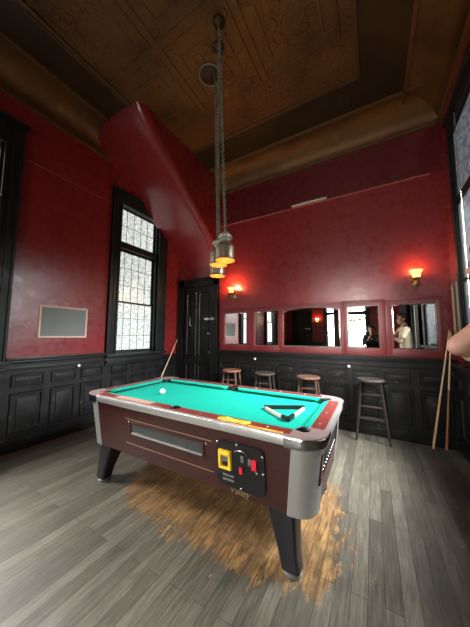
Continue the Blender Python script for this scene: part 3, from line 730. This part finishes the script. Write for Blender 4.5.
pendant(-1.255, 2.0, 2.165, -1.306, 1.912, 'nickel pendant lamp hanging nearest, the largest of the three')
pendant(-1.465, 2.195, 2.20, -1.44, 2.095, 'middle nickel pendant lamp half hidden behind the nearest one')
pendant(-1.675, 2.49, 2.165, -1.645, 2.34, 'nickel pendant lamp hanging lowest in view, behind the other two')
md = thing('ceiling_medallion', (-1.70, 2.30, ZC), 'round metal ceiling plate with raised rim beside the lamp chain', 'ceiling plate')
MB().lathe((-1.70,2.30,ZC), [(.001,-.016),(.12,-.016),(.128,-.011)], 32).build('plate', TINP, md)
MB().torus((-1.70,2.30,ZC-.014), .135, .011, n=32).build('rim', VERDI, md)
# =================================================================== SCONCES
def sconce(x, yw, z, label, s=1, power=14):
    """s = -1 on the back wall (projects towards -y), +1 on the front wall"""
    o = thing('wall_sconce', (x, yw, z), label, 'wall sconce', 'glass-shaded wall sconces')
    Y = lambda d: yw + s*d
    b = MB(); b.lathe((x, yw, z), [(.001,.03),(.03,.028),(.045,.016),(.055,.006),(.055,.0)], 24, 'Y' ); 
    if s > 0: b.map(lambda v: Vector((v.x, 2*yw - v.y, v.z)))
    b.build('backplate', BRASS, o)
    MB().tube([(x,Y(.01),z),(x,Y(.05),z-.035),(x,Y(.10),z-.04),(x,Y(.13),z-.01),(x,Y(.135),z+.04)], .009, 10).build('arm', BRASS, o)
    MB().ball((x,Y(.055),z-.075), .016).ball((x,Y(.05),z-.052), .010).build('finial', BRASS, o)
    c = (x, Y(.135), z+.04)
    MB().lathe(c, [(.001,-.012),(.02,-.01),(.046,.004),(.05,.016),(.04,.022),(.001,.022)], 20).build('shade_holder', BRASS, o)
    ruff = lambda t, h: 1 + .10*math.cos(6*t)*max(0, (h-.07)/.055)
    MB().lathe(c, [(.034,.020),(.046,.035),(.050,.06),(.052,.085),(.064,.110),(.078,.122)], 36, fn=ruff).build('glass_shade', TULIP, o)
    MB().ball((c[0],c[1],c[2]+.07), .020, (1,1,1.5)).build('bulb', BULB, o)
    l = bpy.data.lights.new('sconce_glow', 'POINT'); l.energy = power; l.color = (1,.56,.2); l.shadow_soft_size = .03
    lo = bpy.data.objects.new('sconce_glow', l); C.objects.link(lo); lo.location = (0, s*.135, .20); lo.parent = o
    return o
sconce(-2.40, YB, 2.20, 'lit glass-shaded wall sconce above the mirrors beside the black door', -1, 28)
sconce(.545, YB, 2.17, 'lit amber wall sconce above the last mirror near the right corner', -1, 7)
sconce(-2.36, YF, 2.05, 'lit wall sconce on the red wall seen only in the wide mirror', 1, 10)
# =================================================================== MIRRORS
def wall_mirror(xo0, xo1, x0, x1, z0, z1, label, arch=0, ztop=1.955):
    o = thing('wall_mirror', ((xo0+xo1)/2, YB, 1.14), label, 'mirror', 'red-framed mirrors along the back wall')
    zb = 1.137
    def top(x, k): 
        if not arch: return z1+k
        t = (x-x0)/(x1-x0); return z1 + k - arch*(2*t-1)**2*(1 if 0 <= t <= 1 else 1)
    n = 12 if arch else 1
    xs = [x0+(x1-x0)*i/n for i in range(n+1)]
    inner = [(x0,z0),(x1,z0)] + [(x, top(x,0)) for x in reversed(xs)]
    # frame as bars around, top bar follows the arch
    b = MB(); d0, d1 = YB, YB-.045
    for p, q in (((xo0,zb),(x0,ztop)), ((x1,zb),(xo1,ztop))): b.box((p[0],d1,p[1]),(q[0],d0,q[1]),.006)
    b.box((x0-.004,d1,zb),(x1+.004,d0,z0),.004)
    for a, c in zip(xs, xs[1:]):
        b.rings([[(a,d1,top(a,0)),(c,d1,top(c,0)),(c,d1,ztop),(a,d1,ztop)], [(a,d0,top(a,0)),(c,d0,top(c,0)),(c,d0,ztop),(a,d0,ztop)]])
    b.box((xo0,d1-.012,ztop-.012),(xo1,d0,ztop+.022),.006)
    b.build('frame', FRAME, o)
    def ring(i, d): 
        cx, cz = (x0+x1)/2, (z0+z1)/2
        return [(x + (i if x < cx else -i), YB-d, z + (i if z < cz else -i)) for x, z in inner]
    MB().rings([ring(-.002,.036), ring(.0,.042), ring(.012,.042), ring(.014,.02)], False, False).build('inner_bead', mat('bead', (.22,.045,.04), .3), o)
    MB().rings([ring(.004,.018), ring(.028,.021)], False, False).build('bevel', BEVELG, o)
    g = MB(); vs = [g.bm.verts.new(p) for p in ring(.027,.0212)]; g.bm.faces.new(vs); vb = [g.bm.verts.new(p) for p in ring(.027,.012)]; g.bm.faces.new(list(reversed(vb)))
    for i in range(len(vs)): g.bm.faces.new((vs[i], vs[(i+1)%len(vs)], vb[(i+1)%len(vs)], vb[i]))
    g.build('glass', MIRROR, o, smooth=False)
    return o
wall_mirror(-2.712,-2.005, -2.625,-2.10, 1.235,1.885, 'square red-framed mirror closest to the door, reflecting the chalkboard')
wall_mirror(-2.003,-1.425, -1.955,-1.465, 1.235,1.885, 'red-framed mirror second from the door')
wall_mirror(-1.423,-.395, -1.40,-.44, 1.235,1.915, 'widest red-framed mirror with an arched top edge', arch=.05)
wall_mirror(-.393,.158, -.36,.09, 1.235,1.895, 'red-framed mirror reflecting a bright leaded window')
wall_mirror(.160,.82, .235,.762, 1.235,1.895, 'last red-framed mirror by the right corner, reflecting a person in a cream shirt')
# =================================================================== WALL BITS
cb = thing('chalkboard', (XL, 1.82, 1.36), 'small grey chalkboard in a pale wooden frame on the red wall', 'chalkboard')
b = MB(); f2 = lambda a,d,u: (XL+d, a, u)
b.frame(1.51, 2.145, 1.375, 1.825, .030, f2, 0, .025, .3); b.build('frame', PINE, cb)
bx((XL+.002, 1.53, 1.395), (XL+.014, 2.125, 1.805)).build('slate', SLATE, cb, smooth=False)
b = MB()
for y in (1.63,1.67,1.70,2.08): b.box((XL+.004,y,1.824),(XL+.016,y+.022,1.837),.003)
b.build('hanger', PINE, cb)
for (x, y, z), lb in zip((( XL+.022, 2.045, .965), (-1.925, YB-.022, .995), (-.345, YB-.022, .965)),
        ('small white porcelain knob on the black panelling below the chalkboard', 'small white knob on the black panelling behind the second stool from the door', 'small white knob on the black panelling left of the tall black stool')):
    o = thing('coat_knob', (x, y, z), lb, 'knob', 'white knobs on the black panelling')
    d = Vector((1,0,0)) if x < -3 else Vector((0,-1,0)); p = Vector((x,y,z))
    MB().tube([p, p+d*.006], .017, 14).build('rosette', BRASS, o)
    MB().tube([p+d*.004, p+d*.018, p+d*.026, p+d*.038, p+d*.043], [.009,.009,.021,.021,.010], 14).build('knob', WHITE, o)
pf = thing('picture_frame', (XR, 3.98, 1.3), 'narrow gilt picture frame seen edge-on beside the side window', 'picture')
b = MB(); b.frame(3.875, 4.10, 1.28, 2.10, .035, lambda a,d,u: (XR-d, a, u), 0, .03, .3); b.build('frame', GILT, pf)
bx((XR-.012, 3.905, 1.31), (XR-.002, 4.07, 2.07)).build('print', ART, pf)
bc = thing('bead_cord', (XR-.06, 3.33, 3.9), 'beaded blind cord hanging in front of the side window', 'blind cord')
b = MB(); 
for k in range(90): b.ball((XR-.06, 3.33, 3.88-.026*k), .008, u=6, v=5)
b.build('bead_chain', STEEL, bc)
# =================================================================== PEOPLE
def capsules(segs, voxel=.008, smooth=6):
    """tapered limbs fused into one continuous skin"""
    b = MB()
    for p, q, ra, rb in segs:
        p, q = Vector(p), Vector(q); n = 14; d = q-p
        if d.length < 1e-5: d = Vector((0,0,1e-4))
        dn = d.normalized(); ref = Vector((0,0,1)) if abs(dn.z) < .9 else Vector((1,0,0)); a = dn.cross(ref).normalized(); c = a.cross(dn)
        R = []
        for k in range(1, 5):
            t = PI/2*(1-k/5); R.append((p - dn*ra*math.sin(t), ra*math.cos(t)))
        R.append((p, ra)); R.append((q, rb))
        for k in range(1, 5):
            t = PI/2*k/5; R.append((q + dn*rb*math.sin(t), rb*math.cos(t)))
        b.rings([[o + r*(math.cos(2*PI*i/n)*a + math.sin(2*PI*i/n)*c) for i in range(n)] for o, r in R])
    return b, voxel, smooth
def fuse(name, segs, m, parent, voxel=.009, smooth=8, blobs=(), tf=None):
    if tf: segs = [(tf(p), tf(q), a, c) for p, q, a, c in segs]
    b, _, _ = capsules(segs)
    for c, r, sc in blobs: b.ball(c, r, sc, 20, 14)
    o = b.build(name, m, parent)
    md = o.modifiers.new('r', 'REMESH'); md.mode = 'VOXEL'; md.voxel_size = voxel; md.use_smooth_shade = True
    sm = o.modifiers.new('s', 'SMOOTH'); sm.factor = .5; sm.iterations = smooth
    dg = bpy.context.evaluated_depsgraph_get(); me = bpy.data.meshes.new_from_object(o.evaluated_get(dg))
    o.modifiers.clear(); rest = o.data; o.data = me; bpy.data.meshes.remove(rest)
    me.materials.clear(); me.materials.append(m)
    for p in me.polygons: p.use_smooth = True
    return o
def hand(w, fdir, palm, thumb_side, L=.185, curl=.6):
    """five fingers from wrist w: fdir = finger direction, palm = direction the palm faces, thumb_side = sideways vector"""
    w = Vector(w); f = Vector(fdir).normalized(); t = Vector(thumb_side); t = (t - f*t.dot(f)).normalized(); p = f.cross(t); p = p if p.dot(Vector(palm)) > 0 else -p
    S = []; pl = L*.52
    for k in (-1,-.33,.33,1): S.append((w, w + f*pl*.92 + t*.030*k, .019, .0145))
    for k, ln in ((1.0,.068),(.33,.078),(-.33,.072),(-1,.056)):
        base = w + f*pl + t*.032*k; a1 = f.lerp(p, curl*.5).normalized(); a2 = f.lerp(p, curl).normalized(); a3 = f.lerp(p, min(1, curl*1.4)).normalized()
        j1 = base + a1*ln*.45; j2 = j1 + a2*ln*.33; j3 = j2 + a3*ln*.25
        S += [(base, j1, .0105, .0095), (j1, j2, .0095, .0088), (j2, j3, .0088, .0075)]
    tb = w + f*.03 + t*.022; t1 = tb + (f*.5+t*.8+p*.25).normalized()*.045; t2 = t1 + (f*.85+t*.35+p*.3).normalized()*.035
    S += [(tb, t1, .015, .0125), (t1, t2, .0125, .009)]
    return S
def head_parts(c, face, R=.1):
    """c = skull centre, face = unit vector the face looks along"""
    c = Vector(c); f = Vector(face).normalized(); s = Vector((0,0,1)).cross(f).normalized(); u = Vector((0,0,1))
    S = [(c+f*.018+u*.035, c-f*.025+u*.03, .083, .083), (c+f*.045-u*.055, c+f*.02+u*.02, .052, .074), (c+f*.062-u*.085, c+f*.05-u*.06, .032, .042),
         (c+f*.10-u*.005, c+f*.118-u*.03, .010, .015), (c+f*.118-u*.03, c+f*.10-u*.038, .013, .012),
         (c+f*.094-u*.063+s*.012, c+f*.094-u*.063-s*.012, .010, .010), (c+f*.092-u*.075+s*.01, c+f*.092-u*.075-s*.01, .010, .010),
         (c+f*.088+u*.022+s*.03, c+f*.088+u*.022-s*.03, .012, .012)]
    for k in (-1,1): S += [(c-f*.012+s*.078*k+u*.012, c-f*.006+s*.080*k-u*.03, .017, .011), (c+f*.05-u*.02+s*.035*k, c+f*.03-u*.05+s*.04*k, .03, .028)]
    return S, f, s, u
# ---- person at the right, arms folded, facing the table
TF = lambda v: Vector((v[0]-.07, v[1]-.10, v[2]*1.045))
pr = thing('person', (.63, 1.76, 0), 'person in a cream T-shirt standing with folded arms by the side window', 'person')
hc = (.655, 1.86, 1.735)
hs, f, s, u = head_parts(hc, (-1, .05, 0))
Ls, Le, Lw = Vector((.69,1.66,1.535)), Vector((.415,1.605,1.325)), Vector((.535,1.845,1.298))
Rs, Re, Rw = Vector((.70,2.065,1.50)), Vector((.575,2.09,1.26)), Vector((.57,1.84,1.27))
def limb(a, c, ra, rb, rm=None, off=(0,0,0)):
    m = a.lerp(c, .4)+Vector(off); return [(a, m, ra, rm or (ra+rb)/2*1.08), (m, c, rm or (ra+rb)/2*1.08, rb)]
body = hs + [((.675,1.86,1.64),(.69,1.86,1.50), .056,.062)]
body += [((.69,1.72,1.49),(.69,2.0,1.49),.07,.07), ((.69,1.80,1.35),(.69,1.92,1.35),.105,.105), ((.70,1.81,1.10),(.70,1.91,1.10),.095,.095), ((.71,1.80,.96),(.71,1.92,.96),.10,.10), ((.69,1.86,1.45),(.70,1.86,1.0),.10,.10)]
body += limb(Ls, Le, .062, .046, .058) + limb(Le, Lw, .042, .030, .047, (0,0,-.004)) + limb(Rs, Re, .052, .042, .048) + limb(Re, Rw, .042, .029, .044)
body += [(Le+Vector((-.012,-.006,-.006)), Le+Vector((.0,.01,-.012)), .036, .038)]
for sy in (-1,1):
    hp = Vector((.715, 1.86+sy*.095, .93)); kn = Vector((.70, 1.86+sy*.11, .51)); an = Vector((.735, 1.86+sy*.12, .09))
    body += limb(hp, kn, .085, .055, .075) + limb(kn, an, .054, .036, .055, (.015,0,0)) + [(an, an+Vector((-.15,sy*.02,-.045)), .034, .026)]
body += hand(Lw, (.1,.9,-.15), (.9,0,-.2), (0,.2,1), curl=.45) + hand(Rw, (-.1,-.9,.1), (.9,0,.2), (0,0,1), curl=.45)
fuse('body', body, SKIN, pr, .0075, 5, tf=TF)
sh = [((.69,1.73,1.485),(.69,1.99,1.485),.085,.085), ((.69,1.79,1.35),(.69,1.93,1.35),.125,.125), ((.70,1.80,1.12),(.70,1.92,1.12),.115,.115), ((.71,1.795,.94),(.71,1.925,.94),.118,.118), ((.69,1.79,1.40),(.71,1.79,.94),.12,.12), ((.69,1.93,1.40),(.71,1.93,.94),.12,.12),
      (Ls, Ls.lerp(Le,.22), .078, .076), (Rs, Rs.lerp(Re,.6), .073, .066)]
fuse('t_shirt', sh, CREAM, pr, .012, 8, tf=TF)
tr = []
for sy in (-1,1):
    hp = Vector((.715, 1.86+sy*.085, .93)); kn = Vector((.70, 1.86+sy*.11, .51)); an = Vector((.735, 1.86+sy*.12, .10))
    tr += [(hp, kn, .105, .075), (kn, an, .075, .062)]
tr += [((.71,1.79,.96),(.71,1.93,.96),.113,.113)]
fuse('trousers', tr, DENIM, pr, .012, 6, tf=TF)
for sy in (-1,1):
    fuse('shoe', [((.745,1.86+sy*.12,.05),(.57,1.86+sy*.14,.04),.048,.040), ((.66,1.86+sy*.13,.045),(.56,1.86+sy*.14,.035),.048,.034)], SHOE, pr, .008, 4, tf=TF)
c = Vector(hc)
fuse('hair', [(c+f*.02+u*.07, c-f*.04+u*.06, .078,.082), (c-f*.05+u*.03, c-f*.06-u*.04, .078,.06), (c+f*.06+u*.085, c+f*.02+u*.09, .05,.06), (c-f*.02+s*.05+u*.05, c-f*.02-s*.05+u*.05, .06,.06)], HAIR, pr, .008, 4, tf=TF)
b = MB()
for k in (-1,1): b.torus(c+f*.105+s*.034*k+u*.005, .026, .0028, f, 18, 6); b.tube([c+f*.10+s*.062*k+u*.01, c+f*.0+s*.086*k+u*.015], .003, 6)
b.tube([c+f*.108+s*.01+u*.008, c+f*.108-s*.01+u*.008], .003, 6); b.map(TF).build('glasses', PLATE, pr)
# ---- person taking the picture (seen only in a mirror)
pp = thing('person', (-.05, -.52, 0), 'person in dark clothes holding up a phone, seen only as a mirror reflection', 'person')
hc = (-.05, -.50, 1.63); hs, f, s, u = head_parts(hc, (0,1,-.1))
X0 = -.05; Y0 = -.55
Ls, Rs = Vector((X0-.19,Y0,1.42)), Vector((X0+.19,Y0,1.42))
Le, Re = Vector((X0-.24,Y0+.12,1.17)), Vector((X0+.25,Y0+.12,1.17))
Lw, Rw = Vector((X0-.10,Y0+.33,1.31)), Vector((X0+.15,Y0+.33,1.31))
body = hs + [((X0,Y0+.02,1.55),(X0,Y0,1.40),.055,.06), ((X0-.13,Y0,1.40),(X0+.13,Y0,1.40),.065,.065), ((X0-.06,Y0,1.25),(X0+.06,Y0,1.25),.10,.10), ((X0,Y0,1.3),(X0,Y0,.92),.10,.10), ((X0-.06,Y0,.92),(X0+.06,Y0,.92),.10,.10)]
body += limb(Ls,Le,.048,.04)+limb(Le,Lw,.04,.028)+limb(Rs,Re,.048,.04)+limb(Re,Rw,.04,.028)
for sx in (-1,1):
    hp = Vector((X0+sx*.09,Y0,.88)); kn = Vector((X0+sx*.10,Y0+.02,.48)); an = Vector((X0+sx*.11,Y0-.02,.08))
    body += limb(hp,kn,.085,.055)+limb(kn,an,.053,.036)+[(an, an+Vector((0,.15,-.04)), .034,.026)]
body += hand(Lw,(.25,.55,.8),(1,.2,-.2),(0,-.6,.7),curl=.5)+hand(Rw,(-.25,.55,.8),(-1,.2,-.2),(0,-.6,.7),curl=.5)
fuse('body', body, SKIN, pp, .009, 5)
fuse('jacket', [((X0-.13,Y0,1.40),(X0+.13,Y0,1.40),.082,.082), ((X0-.07,Y0,1.25),(X0+.07,Y0,1.25),.122,.122), ((X0-.06,Y0,1.2),(X0-.06,Y0,.86),.12,.125), ((X0+.06,Y0,1.2),(X0+.06,Y0,.86),.12,.125),
     (Ls,Le,.066,.056),(Le,Le.lerp(Lw,.85),.056,.042),(Rs,Re,.066,.056),(Re,Re.lerp(Rw,.85),.056,.042)], DARKC, pp, .012, 6)
fuse('trousers', [q for sx in (-1,1) for q in ((Vector((X0+sx*.09,Y0,.88)),Vector((X0+sx*.10,Y0+.02,.48)),.105,.075),(Vector((X0+sx*.10,Y0+.02,.48)),Vector((X0+sx*.11,Y0-.02,.09)),.075,.06))], DARKC, pp, .012, 6)
for sx in (-1,1): fuse('shoe', [(Vector((X0+sx*.11,Y0-.02,.05)),Vector((X0+sx*.12,Y0+.16,.04)),.048,.038)], SHOE, pp, .009, 4)
c = Vector(hc)
fuse('hair', [(c+f*.02+u*.07, c-f*.04+u*.06, .08,.084), (c-f*.05+u*.03, c-f*.06-u*.06, .08,.07), (c-f*.02+s*.05+u*.04, c-f*.02-s*.05+u*.04, .064,.064)], HAIR, pp, .009, 4)
ph = bx((-.04, -.034, 1.335), (.036, -.025, 1.487), .003).build('phone', PLATE); tag(ph, 'black phone held up by the person taking the picture', 'phone')
# =================================================================== LIGHT, WORLD, VIEW
daylight('daylight_a', fL, W1, 800, 40, spread=110); daylight('daylight_c', fL, W0, 700, 40, spread=110)
daylight('daylight_d', fR, (2.2,3.5,1.25,3.6), 900, 40, (.95,.98,1), spread=80); daylight('daylight_e', fF, W4, 80, 16, spread=100); daylight('daylight_f', fF, W5, 340, 16, spread=100)
w = bpy.data.worlds.new('world'); bpy.context.scene.world = w; w.use_nodes = True
w.node_tree.nodes['Background'].inputs[0].default_value = (.6,.75,1,1); w.node_tree.nodes['Background'].inputs[1].default_value = .0
sc = bpy.context.scene
sc.view_settings.view_transform = 'Standard'; sc.view_settings.look = 'None'; sc.view_settings.gamma = 1; sc.view_settings.use_curve_mapping = False
sc.view_settings.exposure = -0.05
sc.cycles.max_bounces = 8; sc.cycles.diffuse_bounces = 4; sc.cycles.glossy_bounces = 5; sc.cycles.sample_clamp_indirect = 4; sc.cycles.transparent_max_bounces = 8
